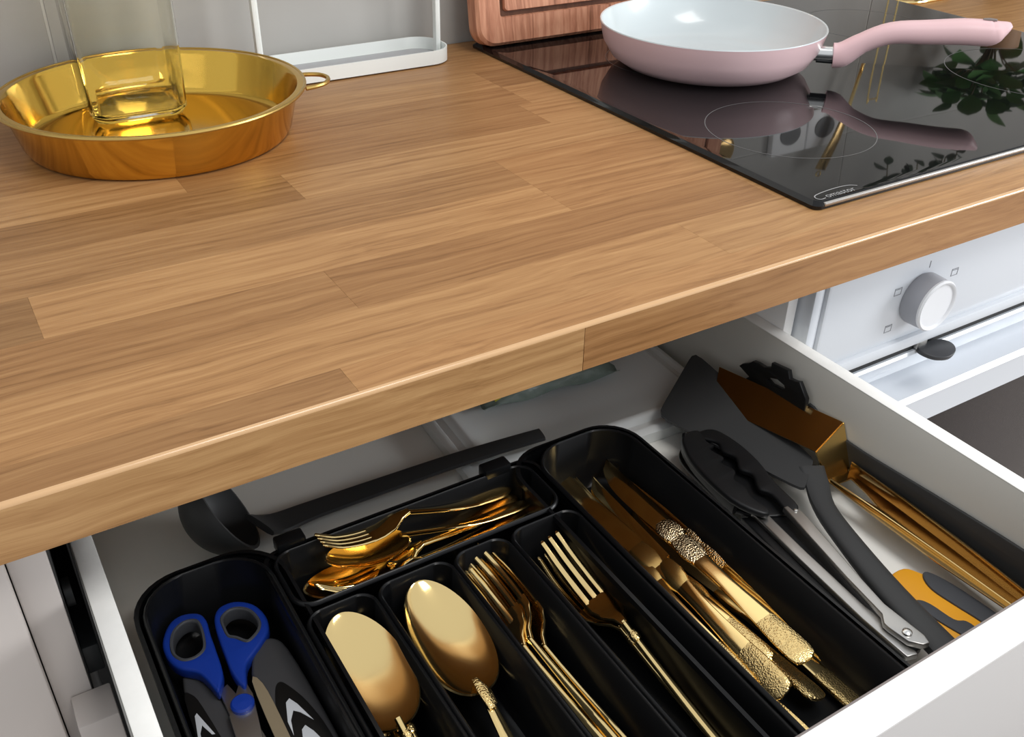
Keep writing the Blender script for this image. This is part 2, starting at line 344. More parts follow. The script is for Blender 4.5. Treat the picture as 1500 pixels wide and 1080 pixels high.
# handle heads out and to the right of the camera
h0 = Vector((.240, .262, .030)) - pan.location; h1 = Vector((.3440, .157, .0635)) - pan.location
hd = Vector((h1.x - h0.x, h1.y - h0.y, 0)).normalized(); hl = Vector((h1.x - h0.x, h1.y - h0.y, 0)).length
def hp(t, z): return h0 + hd * (hl * t) + Vector((0, 0, z - h0.z))
zb = h0.z
obj('ferrule', sweep([hp(-.12, zb + .000), hp(-.03, zb), hp(.08, zb + .001)], [.013, .012, .012], [.014, .014, .014], sq=.8), 'steel_bright', pan)
obj('ferrule_underside', sweep([hp(-.10, zb - .006), hp(.07, zb - .006)], [.011, .0115], [.005, .005], sq=.8), 'rubber_black', pan)
hpts = smooth_path([hp(.0, zb - .001), hp(.06, zb + .001), hp(.17, zb + .013), hp(.33, zb + .0235), hp(.55, zb + .0268), hp(.75, zb + .0295), hp(.9, zb + .0300), hp(.95, zb + .0325), hp(1.02, zb + .0385)], 4)
k = len(hpts)
def prf(vals):  # interpolate
    o = []
    for i in range(k):
        t = i / (k - 1) * (len(vals) - 1); a = int(min(t, len(vals) - 2)); o.append(vals[a] + (vals[a + 1] - vals[a]) * (t - a))
    return o
obj('handle', sweep(hpts, prf([.020, .021, .0195, .022, .025, .027, .027, .025, .010]), prf([.023, .023, .0185, .0195, .0215, .0230, .0230, .0190, .004]), n=20, sq=.85), 'pan_handle', pan)
e0 = hp(.93, zb + .0398)
obj('hanging_hole', sweep([hp(.85, zb + .0414), hp(.89, zb + .0420), hp(.93, zb + .0416)], [.003, .0065, .003], [.002, .002, .002], n=10), 'seal', pan)

# ============================================================ BRASS TRAY AND GLASS VASE
tr = thing('round_tray', 'round shiny brass tray with two wire handles on the worktop', 'tray', (-.3605, .4320, 0.0004))
obj('tray_body', lathe([(0, 0), (.098, 0), (.1035, .0012), (.1065, .006), (.1135, .033), (.1150, .0362), (.1200, .0372), (.1206, .0384), (.1196, .0390), (.1140, .0384),
     (.1122, .0355), (.1052, .0070), (.1020, .0032), (.097, .0022), (0, .0022)], 96), 'brass', tr)
n = 96
obj('rim_bead', tube([(.1200 * math.cos(2 * math.pi * i / n), .1200 * math.sin(2 * math.pi * i / n), .0381) for i in range(n)], .0014, 8, closed=True), 'brass_rim', tr)
for a in (-12, 168):
    ca, sa = math.cos(math.radians(a)), math.sin(math.radians(a))
    pt = [(.119, -.020, .0335), (.128, -.018, .034), (.137, -.012, .0345), (.141, 0, .0348), (.137, .012, .0345), (.128, .018, .034), (.119, .020, .0335)]
    obj('handle', tube(smooth_path([(x * ca - y * sa, x * sa + y * ca, z) for x, y, z in pt], 5), .0019, 8), 'brass_rim', tr)
vs = thing('glass_vase', 'square clear glass vase standing in the round brass tray', 'vase', (-.3665, .4990, .0028))
def vr(h, z, r): return [(x, y, z) for x, y in rrect(-h, h, -h, h, r, 8)]
obj('vase_body', loft([vr(.028, 0, .012), vr(.036, .002, .012), vr(.0395, .008, .012), vr(.041, .06, .012), vr(.0425, .19, .012), vr(.0413, .19, .0112), vr(.0398, .06, .0112), vr(.0375, .010, .011), vr(.032, .0065, .010)], True, True, True), 'glass', vs, angle=60)
vs.rotation_euler.z = math.radians(-2)

# ============================================================ WHITE RACK
rk = thing('wire_rack', 'white metal counter rack with shallow base tray and thin posts by the wall', 'rack', (-.1415, .5345, .0004))
def rr(off, z): return [(x, y, z) for x, y in rrect(-.0995 + off, .0985 - off, -.031 + off, .031 - off, .026 - off, 8)]
obj('base_tray', loft([rr(.0, .001), rr(0, .0145), rr(.0014, .0145), rr(.0014, .0024)], True, True, True), 'rack', rk)
obj('perforated_floor', loft([rr(.004, .0026), rr(.004, .0034)], True, True, True), 'perf', rk)
for x in (-.0955, .0945): obj('post', tube([(x, 0, .002), (x, 0, .31)], .0022, 10), 'rack', rk); obj('post_flat', bm_box(x - .0042, x - .0012, -.003, .004, .002, .31, .0004), 'rack', rk)
obj('upper_shelf', loft([[(x, y, z + .30) for x, y, z in rr(.0, .001)], [(x, y, z + .30) for x, y, z in rr(0, .0145)], [(x, y, z + .30) for x, y, z in rr(.0014, .0145)], [(x, y, z + .30) for x, y, z in rr(.0014, .0024)]], True, True, True), 'rack', rk)

# ============================================================ CUTTING BOARD (leans on the wall, foot on the hob)
cb = thing('cutting_board', 'reddish wooden cutting board with juice groove leaning on the tiled wall', 'cutting board', (-.0105, .512, .0082))
cb.rotation_euler = (math.radians(-8.2), 0, 0)
W_, H_ = .385, .27
def br(off, y, r): return [(x, y, z) for x, z in rrect(off, W_ - off, off, H_ - off, max(r - off * .3, .004), 8)]
gi, go = .034, .0275
rings = [br(.003, 0.0225, .02), br(0, .0195, .02), br(0, .0035, .02), br(.003, 0, .02), br(go, 0, .012)]
obj('board_slab', loft(rings + [br(go + .001, .004, .012), br(gi - .001, .004, .008)], True, True, False), 'board', cb)
obj('board_middle', loft([br(gi - .001, .004, .008), br(gi, 0, .008), br(gi + .05, 0, .006)], True, False, True), 'board', cb)
obj('juice_groove', loft([br(go + .0006, .0036, .012), br(gi - .0006, .0036, .008)], True), 'groove', cb)

# ============================================================ OVEN
FY = .03
ov = thing('built_in_oven', 'white built-in oven under the worktop with a knob and dark glass door', 'oven', (0, FY, 0))
obj('side_frame', bm_box(-.004, .0065, -.001, .03, -.8, -.034, .002), 'oven_white', ov)
obj('control_panel', bm_box(.0065, .59, -.004, .03, -.1375, -.034, .003), 'oven_white', ov)
obj('panel_lip', bm_box(.0065, .59, -.0085, .0, -.1375, -.126, .003), 'oven_white', ov)
obj('door_gap', bm_box(.004, .59, -.0020, .03, -.1462, -.1376), 'rubber_black', ov, smooth=False)
# door with a scooped grip recess
prof = [(.028, -.1463), (-.004, -.1463), (-.0055, -.149), (.006, -.156), (.017, -.167), (.0215, -.179), (.0195, -.188), (-.010, -.1915), (-.0135, -.196), (-.012, -.204), (-.009, -.230), (.028, -.230)]
obj('door_top', loft([[(x, y, z) for y, z in prof] for x in (.020, .57)], True, True, True), 'oven_white', ov, angle=35)
obj('door_stile', bm_box(.001, .0205, -.006, .02, -.79, -.145, .003), 'oven_white', ov)
obj('door_glass', bm_box(.0205, .57, -.006, .02, -.70, -.2302, .001), 'oven_glass', ov)
obj('carcass', bm_box(.004, .59, .0301, .52, -.79, -.04), 'dark_void', ov, smooth=False)
kb = bpy.data.objects.new('knob', None); C.objects.link(kb); kb.parent = ov; kb.location = (.1165, -.004, -.0905); kb.rotation_euler = (math.radians(90), 0, 0)
obj('knob_skirt', lathe([(0, 0), (.0210, 0), (.0222, .002), (.0216, .0165)], 56), 'knob_side_shade', kb)
obj('knob_ring', lathe([(.0216, .0165), (.0219, .0183), (.0207, .0197), (.0190, .0192), (.0182, .0180), (0, .0176)], 56), 'oven_knob', kb)
def sym(x, z, h=.0032, w=.004):
    bm = bmesh.new()
    for a in ((-w, w, h - .0004, h), (-w, w, -h, -h + .0004), (-w, -w + .0004, -h, h), (w - .0004, w, -h, h), (-w * .7, w * .7, h * .55, h * .55 + .0004)):
        bm_box(x + a[0], x + a[1], -.0043, -.0040, z + a[2], z + a[3], bm=bm)
    return obj('dial_symbol', bm, 'print', ov, smooth=False)
sym(.0885, -.0785); sym(.157, -.0785); sym(.088, -.112)
obj('dial_mark', bm_box(.1206, .1212, -.0043, -.004, -.0655, -.0595), 'print', ov, smooth=False)
la = bpy.data.objects.new('child_lock', None); C.objects.link(la); la.parent = ov; la.location = (.1480, -.003, -.1420); la.scale = (.88, .88, .88)
obj('latch_clip', bm_box(-.017, -.003, -.003, .012, -.004, .009, .001), 'steel', la)
plate('latch_tab', [closed_smooth([(-.016, .004), (.0, .006), (.016, .003), (.023, -.006), (.018, -.015), (.004, -.019), (-.010, -.014), (-.017, -.004)], 4)], .0024, .001, 'latch', la, mw=Matrix.Translation((0, -.006, -.004)) @ Matrix.Rotation(math.radians(12), 4, 'X') )

# ============================================================ CABINETS
cbt = thing('base_cabinet', 'cream base cabinet carcass around the open drawer', 'cabinet', (0, .03, -.034))
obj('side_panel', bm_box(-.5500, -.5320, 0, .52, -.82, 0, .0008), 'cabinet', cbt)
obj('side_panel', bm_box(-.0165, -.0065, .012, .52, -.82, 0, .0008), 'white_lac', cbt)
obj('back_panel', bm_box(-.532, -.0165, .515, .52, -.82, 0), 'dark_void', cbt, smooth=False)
obj('inner_shade_sheet', bm_box(-.5318, -.5312, .004, .515, -.80, -.002), 'dark_void', cbt, smooth=False)  # thin dark sheet that paints the shade in the gap
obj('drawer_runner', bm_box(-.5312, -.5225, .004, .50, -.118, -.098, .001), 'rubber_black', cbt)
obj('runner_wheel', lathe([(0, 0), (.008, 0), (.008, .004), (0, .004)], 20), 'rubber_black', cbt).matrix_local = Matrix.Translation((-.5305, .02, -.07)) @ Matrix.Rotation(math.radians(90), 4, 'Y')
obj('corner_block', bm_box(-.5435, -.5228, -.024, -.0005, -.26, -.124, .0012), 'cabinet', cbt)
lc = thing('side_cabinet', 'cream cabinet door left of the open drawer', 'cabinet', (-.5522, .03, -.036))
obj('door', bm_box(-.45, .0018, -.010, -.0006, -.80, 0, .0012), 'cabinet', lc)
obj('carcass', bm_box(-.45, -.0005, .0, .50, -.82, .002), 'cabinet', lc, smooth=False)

# ============================================================ DRAWER
dw = thing('open_drawer', 'open white kitchen drawer pulled out below the worktop, full of utensils', 'drawer')
FZ = -.172; SZ = -.0907
def side(x0, x1, out):
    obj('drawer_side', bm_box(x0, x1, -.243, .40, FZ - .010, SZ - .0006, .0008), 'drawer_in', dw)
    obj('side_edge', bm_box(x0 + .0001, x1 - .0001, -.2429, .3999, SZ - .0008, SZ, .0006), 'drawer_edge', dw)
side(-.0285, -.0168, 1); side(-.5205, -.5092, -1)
obj('side_shade_skin', bm_box(-.5212, -.5205, -.242, .399, FZ - .008, SZ - .0012, .0002), 'drawer_out_shade', dw)
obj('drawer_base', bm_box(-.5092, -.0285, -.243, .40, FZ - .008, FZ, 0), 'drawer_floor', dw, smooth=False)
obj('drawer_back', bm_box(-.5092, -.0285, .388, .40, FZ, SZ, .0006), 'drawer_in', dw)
obj('drawer_front', bm_box(-.5490, -.0045, -.2582, -.2432, -.185, -.038, .0012), 'white_lac', dw)
obj('front_face_shade', bm_box(-.5488, -.0047, -.2586, -.2581, -.1848, -.0392, .0001), 'front_face_shade', dw)
obj('front_edge_strip', bm_box(-.5088, -.0288, -.2436, -.2424, -.180, -.0385, .0003), 'seal', dw)

# ============================================================ CUTLERY TRAY
ct = thing('cutlery_tray', 'black plastic expandable cutlery tray inside the open drawer', 'cutlery tray', (0, 0, FZ + .0004))
RZ = -.125 - ct.location.z; B = .003
TF = -.236
def well(bm, x0, x1, y0, y1, r, zt, zb, t=.0011, lip=.0022, draft=.0022):
    """one open compartment with rolled lip, drafted walls and a floor"""
    q = lambda o, z, rr_: [(x, y, z) for x, y in rrect(x0 + o, x1 - o, y0 + o, y1 - o, max(rr_, .002), 7)]
    loft([q(-lip, zt - .0022, r + lip), q(-lip * .6, zt - .0003, r + lip * .6), q(-lip * .2, zt, r), q(.0004, zt - .0007, r), q(draft, zb + .006, r - .001), q(draft + .004, zb + .0006, r - .003), ], True, False, True, bm)
    return bm
# outer skirt of each section
def section(name, x0, x1, y1, r, wells, zt):
    bm = bmesh.new()
    for w_ in wells: well(bm, *w_, zt, B - .002)
    q = lambda o, z: [(x, y, z) for x, y in rrect(x0 + o, x1 - o, TF + o, y1 - o, r, 8)]
    loft([q(0, zt - .0012), q(-.0022, zt - .0016), q(-.0024, zt - .0055), q(.0, zt - .0045), q(.003, 0)], True, False, True, bm)
    return obj(name, bm, 'black_plastic', ct, angle=50)
section('left_section', -.5005, -.4185, .0585, .030, [(-.4965, -.4265, TF + .005, .0545, .026)], RZ + .0002)
section('right_section', -.2560, -.1625, .0520, .028, [(-.2385, -.1668, TF + .005, .0480, .024)], RZ + .0004)
section('middle_section', -.4260, -.2400, .0465, .012, [
    (-.4215, -.2462, -.0025, .0430, .011),
    (-.4215, -.3832, TF + .005, -.0105, .009), (-.3788, -.3340, TF + .005, -.0105, .009),
    (-.3300, -.2950, TF + .005, -.0105, .009), (-.2905, -.2440, TF + .005, -.0105, .009)], RZ - .0006)
obj('slide_tab', bm_box(-.4165, -.3985, .0455, .0555, RZ - .006, RZ + .003, .0015), 'black_plastic', ct)
obj('slide_tab', bm_box(-.2760, -.2560, .0425, .0530, RZ - .006, RZ + .003, .0015), 'black_plastic', ct)

# ============================================================ CUTLERY
def place(o, A, Bp, roll=0):
    A = Vector(A); Bp = Vector(Bp); y = (Bp - A).normalized(); x = y.cross(Vector((0, 0, 1))).normalized(); z = x.cross(y)
    m = Matrix((x, y, z)).transposed().to_4x4() @ Matrix.Rotation(math.radians(roll), 4, 'Y'); m.translation = A; o.matrix_world = m
def copy_tree(o, parent=None):
    c = o.copy(); C.objects.link(c); c.parent = parent
    for ch in [q for q in list(bpy.data.objects) if q.parent == o and q != c]:
        copy_tree(ch, c)
    return c
def handle_bits(t, L0, L1, style, z0=0.0, zn=.008, wn=.0042, wend=.013):
    """flat handle from y=0 (wide end) to the neck at y=L1, in two parts: smooth shaft, ornate end"""
    yb = L0
    pts = [(0, yb + (L1 - yb) * i / 10, z0 + (zn - z0) * (i / 10) ** 1.6) for i in range(11)]
    if style == 'round':      # slim shaft with a ring joint, like turned bamboo
        obj('handle', sweep(pts, [.0062, .0064, .0062, .0058, .0055, .0052, .0049, .0045, .0042, .004, .004], [.0040] * 6 + [.0036] * 5, n=12, sq=.9), 'gold', t)
        obj('handle_collar', sweep([(0, L1 - .014, zn - .0018), (0, L1 - .011, zn - .0012), (0, L1 - .008, zn - .0009)], [.0052, .0064, .0050], [.0046, .0056, .0044], n=12, sq=.9), 'gold_orn', t)
        obj('handle_end', sweep([(0, 0, z0), (0, yb * .3, z0), (0, yb + .001, z0)], [.005, .0072, .0062], [.003, .0042, .004], n=12, sq=.9), 'gold', t)
    else:
        ws = [wend * .88, wend * .80, wend * .70, wend * .60, wend * .52, wend * .46, wend * .40, wn * 1.15, wn, wn, wn]
        obj('handle', sweep(pts, ws, [.0021, .0021, .0022, .0023, .0024, .0026, .0028, .003, .003, .003, .0028], n=12, sq=.75), 'gold', t)
        e = [(0, yb * i / 6, z0) for i in range(7)]
        obj('handle_end', sweep(e, [wend * .35, wend * .82, wend * .98, wend, wend * .97, wend * .92, wend * .885], [.0016, .0026, .0028, .0028, .0027, .0025, .0023], n=14, sq=.8), 'gold_orn' if style == 'ornate' else 'gold_satin', t)
def make_spoon(label, L=.18, bw=.036, bl=.066, depth=.011, style='ornate', group=None, name='spoon'):
    t = thing(name, label, 'spoon', group=group); zn = .010
    yb = L - bl
    handle_bits(t, L * .22, yb + .004, style, zn=zn)
    bm = bmesh.new(); nu, nv = 30, 21; grid = []
    for i in range(nu + 1):
        u = i / nu; u = .5 - .5 * math.cos(math.pi * u); q_ = 2 * u ** .84 - 1; hw = bw / 2 * max(1 - abs(q_) ** 2.15, 0) ** .56 + .0004
        if i == 0: hw = .0026
        row = []
        for j in range(nv):
            v = -1 + 2 * j / (nv - 1)
            zr = zn + .001 * math.sin(u * math.pi / 2) - .0015 * (1 - u)
            d = depth * (max(math.sin(math.pi * u), 0) ** .75)
            row.append(bm.verts.new((hw * v, yb + bl * u, zr - d * (1 - abs(v) ** 2.2) ** .85)))
        grid.append(row)
    for a, b in zip(grid[:-1], grid[1:]):
        for j in range(nv - 1): bm.faces.new((a[j], a[j + 1], b[j + 1], b[j]))
    bmesh.ops.recalc_face_normals(bm, faces=bm.faces[:])
    bmesh.ops.solidify(bm, geom=bm.faces[:], thickness=.0011)
    bmesh.ops.recalc_face_normals(bm, faces=bm.faces[:])
    obj('bowl', bm, 'gold', t, angle=70)
    if style == 'ornate':
        obj('neck_relief', sweep([(0, yb - .012, zn - .0006), (0, yb, zn), (0, yb + .008, zn - .0015)], [.0045, .0068, .0035], [.0034, .0038, .0022], n=12), 'gold_orn', t)
    return t
def make_fork(label, L=.185, style='plain', group=None, w=.0215, tl=.046):
    t = thing('fork', label, 'fork', group=group); zn = .011
    yr = L - tl; yh = yr - .026
    handle_bits(t, L * .2, yh + .002, style, zn=zn)
    hpt = [(0, yh, zn), (0, yh + .006, zn - .001), (0, yh + .013, zn - .0038), (0, yr - .005, zn - .0062), (0, yr + .002, zn - .0068)]
    hd_ = obj('head', sweep(hpt, [.0044, .0078, .0165, w * .99, w], [.003, .0028, .0024, .0021, .0018], n=16, sq=.6), 'gold', t)
    for i in range(4):
        x = (-1.5 + i) * w / 4.0 * 1.0
        pts = [(x, yr - .001, zn - .0068), (x, yr + tl * .3, zn - .0062), (x * .99, yr + tl * .65, zn - .0035), (x * .97, yr + tl * .92, zn + .0014), (x * .97, yr + tl, zn + .0026)]
        obj('tine', sweep(smooth_path(pts, 3), [.0037] * 4 + [.0034] * 4 + [.003] * 3 + [.0023, .0011], [.0018] * 8 + [.0017] * 3 + [.0014, .0009], n=8, sq=.7), 'gold', hd_)
    return t
def make_knife(label, L=.205, style='ornate', group=None, bw=.0150):
    t = thing('knife', label, 'knife', group=group)
    y0 = L * .40
    pts = [(0, y * L, 0) for y in (.0, .02, .06, .12, .18, .24, .30, .36, .40)]
    obj('handle', sweep([(0, L * y, 0) for y in (.17, .22, .28, .33, .38, .42, .45)], [.0128, .0116, .0104, .0098, .0096, .0102, .011], [.0040, .0042, .0044, .0046, .0048, .0048, .0046], n=14, sq=.62), 'gold', t)
    obj('handle_end', sweep([(0, L * y, 0) for y in (0, .008, .03, .07, .12, .172)], [.007, .0135, .0156, .0155, .0145, .0128], [.002, .0034, .0040, .0041, .0041, .0040], n=14, sq=.62), 'gold_orn', t)
    obj('bolster', sweep([(0, L * y, 0) for y in (.45, .47, .50, .54, .56)], [.0112, .014, .0155, .014, .0118], [.0046, .0056, .0060, .0052, .0036], n=14, sq=.75), 'gold_bead' if style == 'ornate' else 'gold_satin', t)
    if style == 'ornate':
        obj('bolster_tip', sweep([(0, L * y, 0) for y in (.555, .575, .60, .63, .65)], [.0095, .0145, .0158, .0146, .008], [.0034, .0050, .0052, .0042, .002], n=14, sq=.75), 'gold_bead', t)
    bm = bmesh.new(); rings = []
    for i in range(15):
        u = i / 14; y = L * (.56 + .44 * u); e = (1 - max(0, (u - .62) / .38) ** 2.0) ** .5 if u > .62 else 1
        hi = bw / 2; lo = bw / 2 - bw * (.86 + .14 * math.sin(u * 3)) * e
        if u > .999: lo = hi - .0006
        rings.append([(lo, y, 0), ((lo + hi) / 2, y, .0008), (hi - .001, y, .0010), (hi, y, 0), (hi - .001, y, -.0010), ((lo + hi) / 2, y, -.0008)])
    obj('blade', loft(rings, True, True, True), 'gold', t, angle=50)
    return t

# spoons in the first and second lanes
G1 = 'gold spoons in the leftmost narrow lane'; G2 = 'gold spoons in the second narrow lane'
s = make_spoon('broad gold spoon lying on top in the narrow lane beside the blue scissors', style='round', bw=.0400, bl=.076, depth=.0058, group=G1); place(s, (-.4000, -.192, -.163), (-.4030, -.0140, -.1400), -6)
s = make_spoon('gold spoon under the broad one, only its slim handle showing at left', style='round', bw=.033, group=G1); place(s, (-.4085, -.196, -.1655), (-.4025, -.024, -.1600), 0)
s = make_spoon('gold spoon under the broad one, only its slim handle showing at right', style='round', bw=.034, group=G1); place(s, (-.3915, -.194, -.1655), (-.4005, -.022, -.1530), -3)
s = make_spoon('deep gold spoon with relief at its neck, on top beside the bunched forks', style='ornate', bw=.0405, bl=.078, depth=.0075, group=G2); place(s, (-.3600, -.192, -.1640), (-.3550, -.0070, -.1390), 4)
s = make_spoon('gold spoon nested beneath the deep one, a sliver of rim showing', style='ornate', bw=.038, bl=.070, depth=.012, group=G2); place(s, (-.3555, -.194, -.1680), (-.3525, -.0130, -.1500), 8)

# bunched forks in the third lane, lying on their sides
G3 = 'gold forks bunched on their sides in the third lane'
for lab, dx, roll, dz, dy, st in (('gold fork on its side, nearest the spoon lane of the bunch', -.0050, -32, .0, -.006, 'plain'), ('gold fork with the second bent neck of the bunched forks', .0005, -40, .0040, .004, 'plain'),
                       ('gold fork with its tines highest in the bunch', .0060, -46, .0060, .006, 'plain'), ('gold fork deepest in the bunch, dim tines beside the divider', .0115, -50, .0015, .0, 'plain')):
    f_ = make_fork(lab, style=st, group=G3); place(f_, (-.3155 + dx * .9, -.192 + dy, -.1640 + dz * .3), (-.3135 + dx * 1.35, -.012 + dy, -.1520 + dz), roll)
G4 = 'gold forks in the fourth lane'
f_ = make_fork('gold fork with four upright tines alone on top of the fourth lane', style='round', group=G4, w=.0225, tl=.050); place(f_, (-.2590, -.200, -.1630), (-.2580, -.0130, -.1470), -20)
f_ = make_fork('gold fork beneath the top one in the fourth lane, mostly its handle showing', style='round', group=G4); place(f_, (-.2525, -.200, -.1655), (-.2635, -.0260, -.1640), 0)

# knives in the wide right lane
G5 = 'gold knives heaped in the wide right lane'
K = [('gold knife on top of the heap with beaded bolster and broad engraved end', (-.1880, -.1630, -.1475), (-.1835, .0400, -.1520), -14, 'ornate'),
     ('gold knife left of the top knife, blade in the shade against the divider', (-.2015, -.1480, -.1570), (-.2110, .0420, -.1600), -18, 'plain'),
     ('gold knife at the right rim of the heap, standing on its edge', (-.1640, -.1680, -.1580), (-.1745, .0300, -.1640), -62, 'ornate'),
     ('gold knife with scrolled end lying against the left divider', (-.2225, -.1560, -.1600), (-.2065, .0320, -.1640), -30, 'plain'),
     ('gold knife with knobbed end poking past the top knife', (-.1930, -.1800, -.1590), (-.2000, .0200, -.1650), 22, 'plain'),
     ('gold knife lowest at the front right with leafy end', (-.1720, -.1990, -.1655), (-.1850, .0050, -.1680), 8, 'plain'),
     ('gold knife at the front left corner of the wide lane', (-.2170, -.2000, -.1650), (-.2160, .0060, -.1680), -25, 'plain'),
     ('plain gold knife with thin shaft between the scrolled ones', (-.2110, -.1700, -.1540), (-.1990, .0260, -.1590), -40, 'plain')]
for lab, a, b, r, st in K: place(make_knife(lab, style=st, group=G5), a, b, r)

# small pieces lying across the back lane
G6 = 'small gold cutlery heaped across the back lane'
s = make_spoon('dark gold teaspoon at the left of the back lane, bowl facing up', L=.150, bw=.036, bl=.056, depth=.012, style='plain', group=G6, name='teaspoon'); place(s, (-.2600, .0125, -.1560), (-.4035, .0225, -.1550), 12)
s = make_spoon('bright gold teaspoon on top of the back lane heap under the dessert fork', L=.140, bw=.032, bl=.052, depth=.010, style='plain', group=G6, name='teaspoon'); place(s, (-.2530, .0240, -.1430), (-.3890, .0270, -.1420), 14)
f_ = make_fork('gold dessert fork resting in the bright teaspoon, tines to the left', L=.135, style='plain', group=G6, w=.017, tl=.034); place(f_, (-.2600, .0380, -.1390), (-.3860, .0345, -.1335), 8)
f_ = make_fork('gold dessert fork turned over at the front edge of the back lane', L=.140, style='ornate', group=G6, w=.017, tl=.034); place(f_, (-.2650, .0050, -.1520), (-.3790, .0105, -.1500), 30)
s = make_spoon('gold teaspoon lowest in the back lane, only its slim handle catching light', L=.140, bw=.030, bl=.05, style='plain', group=G6, name='teaspoon'); place(s, (-.2480, .0305, -.1530), (-.3840, .0160, -.1640), 0)
f_ = make_fork('gold dessert fork lowest in the back lane, flat end near the back wall', L=.135, style='plain', group=G6, w=.017, tl=.034); place(f_, (-.2560, .0360, -.1460), (-.3860, .0240, -.1620), -14)

# ============================================================ SCISSORS AND SLEEVES
sc = thing('scissors', 'blue and grey handled kitchen scissors in the left part of the black tray', 'scissors', (0, 0, -.152))
RLo = [(-.4917, .0326), (-.4852, .0441), (-.4771, .0478), (-.4684, .0444), (-.4656, .0373), (-.4666, .0259), (-.4673, .0135), (-.4687, -.0036), (-.4721, -.0123), (-.4754, -.0156), (-.4781, -.0045), (-.4812, .0028), (-.4889, .0106), (-.4923, .0204)]
RLi = [(-.4869, .0285), (-.4835, .0363), (-.4772, .0402), (-.4717, .0381), (-.4707, .0311), (-.4721, .0203), (-.4745, .0153), (-.4794, .0132), (-.4845, .0148), (-.4875, .0208)]
RRo = [(-.4609, .0369), (-.4558, .0426), (-.4468, .0423), (-.4384, .0348), (-.4351, .0228), (-.4372, .012), (-.444, .0043), (-.4497, -.0004), (-.4564, -.0065), (-.4607, -.0191), (-.4632, -.0176), (-.4648, -.0059), (-.4644, .005), (-.4638, .0171), (-.463, .0273)]
RRi = [(-.4572, .0320), (-.4527, .0358), (-.4472, .0350), (-.4424, .0298), (-.4408, .0212), (-.4423, .0154), (-.4463, .0114), (-.4507, .0098), (-.4546, .0150), (-.4576, .0182), (-.4580, .0247)]
for o_, i_ in ((RLo, RLi), (RRo, RRi)):
    plate('handle', [closed_smooth(o_), closed_smooth(i_)], .0042, .0018, 'blue', sc)
    cx = sum(p[0] for p in i_) / len(i_); cy = sum(p[1] for p in i_) / len(i_)
    big = [(cx + (x - cx) * 1.22, cy + (y - cy) * 1.14) for x, y in i_]
    plate('grip_insert', [closed_smooth(big), closed_smooth([(cx + (x - cx) * .97, cy + (y - cy) * .97) for x, y in i_])], .0050, .0015, 'grey_rubber', sc)
plate('blade', [[(-.4640, -.0150), (-.4600, -.0130), (-.4590, -.0240), (-.4640, -.0560), (-.4700, -.1200), (-.4760, -.1600), (-.4765, -.0600), (-.4745, -.0320)]], .0012, .0004, 'steel', sc)
plate('blade', [[(-.4740, -.0120), (-.4685, -.0090), (-.4640, -.0280), (-.4610, -.0600), (-.4600, -.1200), (-.4580, -.1600), (-.4690, -.1000), (-.4735, -.0400)]], .0012, .0004, 'steel', sc, z=-.0026)
obj('pivot_cap', lathe([(0, -.001), (.0062, -.001), (.0062, .0032), (.0052, .0042), (0, .0046)], 28), 'blue', sc).location = (-.4662, -.0292, 0)
s1 = thing('plastic_sleeve', 'dark grey sleeve with black oval and white chevrons, right of the scissors', 'sleeve', (0, 0, -.1540), group='printed sleeves in the left tray section')
plate('sleeve_body', [closed_smooth([(-.4500, .0025), (-.4420, .0085), (-.4360, .0072), (-.4318, -.004), (-.4300, -.045), (-.4300, -.100), (-.4330, -.170), (-.4590, -.170), (-.4590, -.10), (-.4575, -.050), (-.4570, -.0180)], 3)], .0030, .0022, 'sleeve', s1)
plate('tan_reflection', [closed_smooth([(-.4570, -.0170), (-.4525, -.0205), (-.4515, -.0500), (-.4530, -.12), (-.4580, -.12), (-.4585, -.06)], 3)], .0006, .0002, 'tan', s1, z=.0031)  # tan patch painting a reflection on the sleeve
plate('black_oval', [closed_smooth([(-.4482, -.0289), (-.4443, -.0248), (-.4408, -.0301), (-.4361, -.0444), (-.4330, -.0665), (-.4335, -.0950), (-.4400, -.115), (-.4490, -.100), (-.4521, -.0701), (-.4524, -.0448)], 4)], .0003, .0001, 'sleeve_black', s1, z=.0033)
def chev(o, dx, dy, k=1, z=.0037):
    P = [(-.4496, -.0515), (-.4462, -.0396), (-.4437, -.0378), (-.4412, -.0434), (-.4375, -.0570), (-.4418, -.0491), (-.4446, -.0462), (-.4478, -.0514), (-.4498, -.0610)]
    plate('white_chevron', [[(-.444 + (x + .444) * k + dx, y + dy) for x, y in P]], .0002, .00005, 'sleeve_white', o, z=z)
chev(s1, 0, 0); chev(s1, .0012, -.0200); chev(s1, .001, -.0400)
s2 = thing('plastic_sleeve', 'black sleeve with white chevron, left of the scissors along the tray wall', 'sleeve', (0, 0, -.1590), group='printed sleeves in the left tray section')
plate('sleeve_body', [closed_smooth([(-.4880, .0120), (-.4805, .0060), (-.4745, -.0110), (-.4705, -.0500), (-.4705, -.1000), (-.4720, -.170), (-.4925, -.170), (-.4930, -.080), (-.4925, -.030)], 3)], .0028, .0020, 'sleeve', s2)
plate('black_panel', [closed_smooth([(-.4910, -.0050), (-.4870, -.0040), (-.4840, -.0160), (-.4800, -.0600), (-.4820, -.120), (-.4915, -.120), (-.4925, -.050)], 3)], .0003, .0001, 'sleeve_black', s2, z=.0029)
P = [(-.4918, -.0330), (-.4895, -.0190), (-.4880, -.0175), (-.4835, -.0350), (-.4850, -.0345), (-.4878, -.0265), (-.4900, -.0310), (-.4915, -.0410)]
plate('white_chevron', [P], .0002, .00005, 'sleeve_white', s2, z=.0033); plate('white_chevron', [[(x, y - .02) for x, y in P]], .0002, .00005, 'sleeve_white', s2, z=.0033)

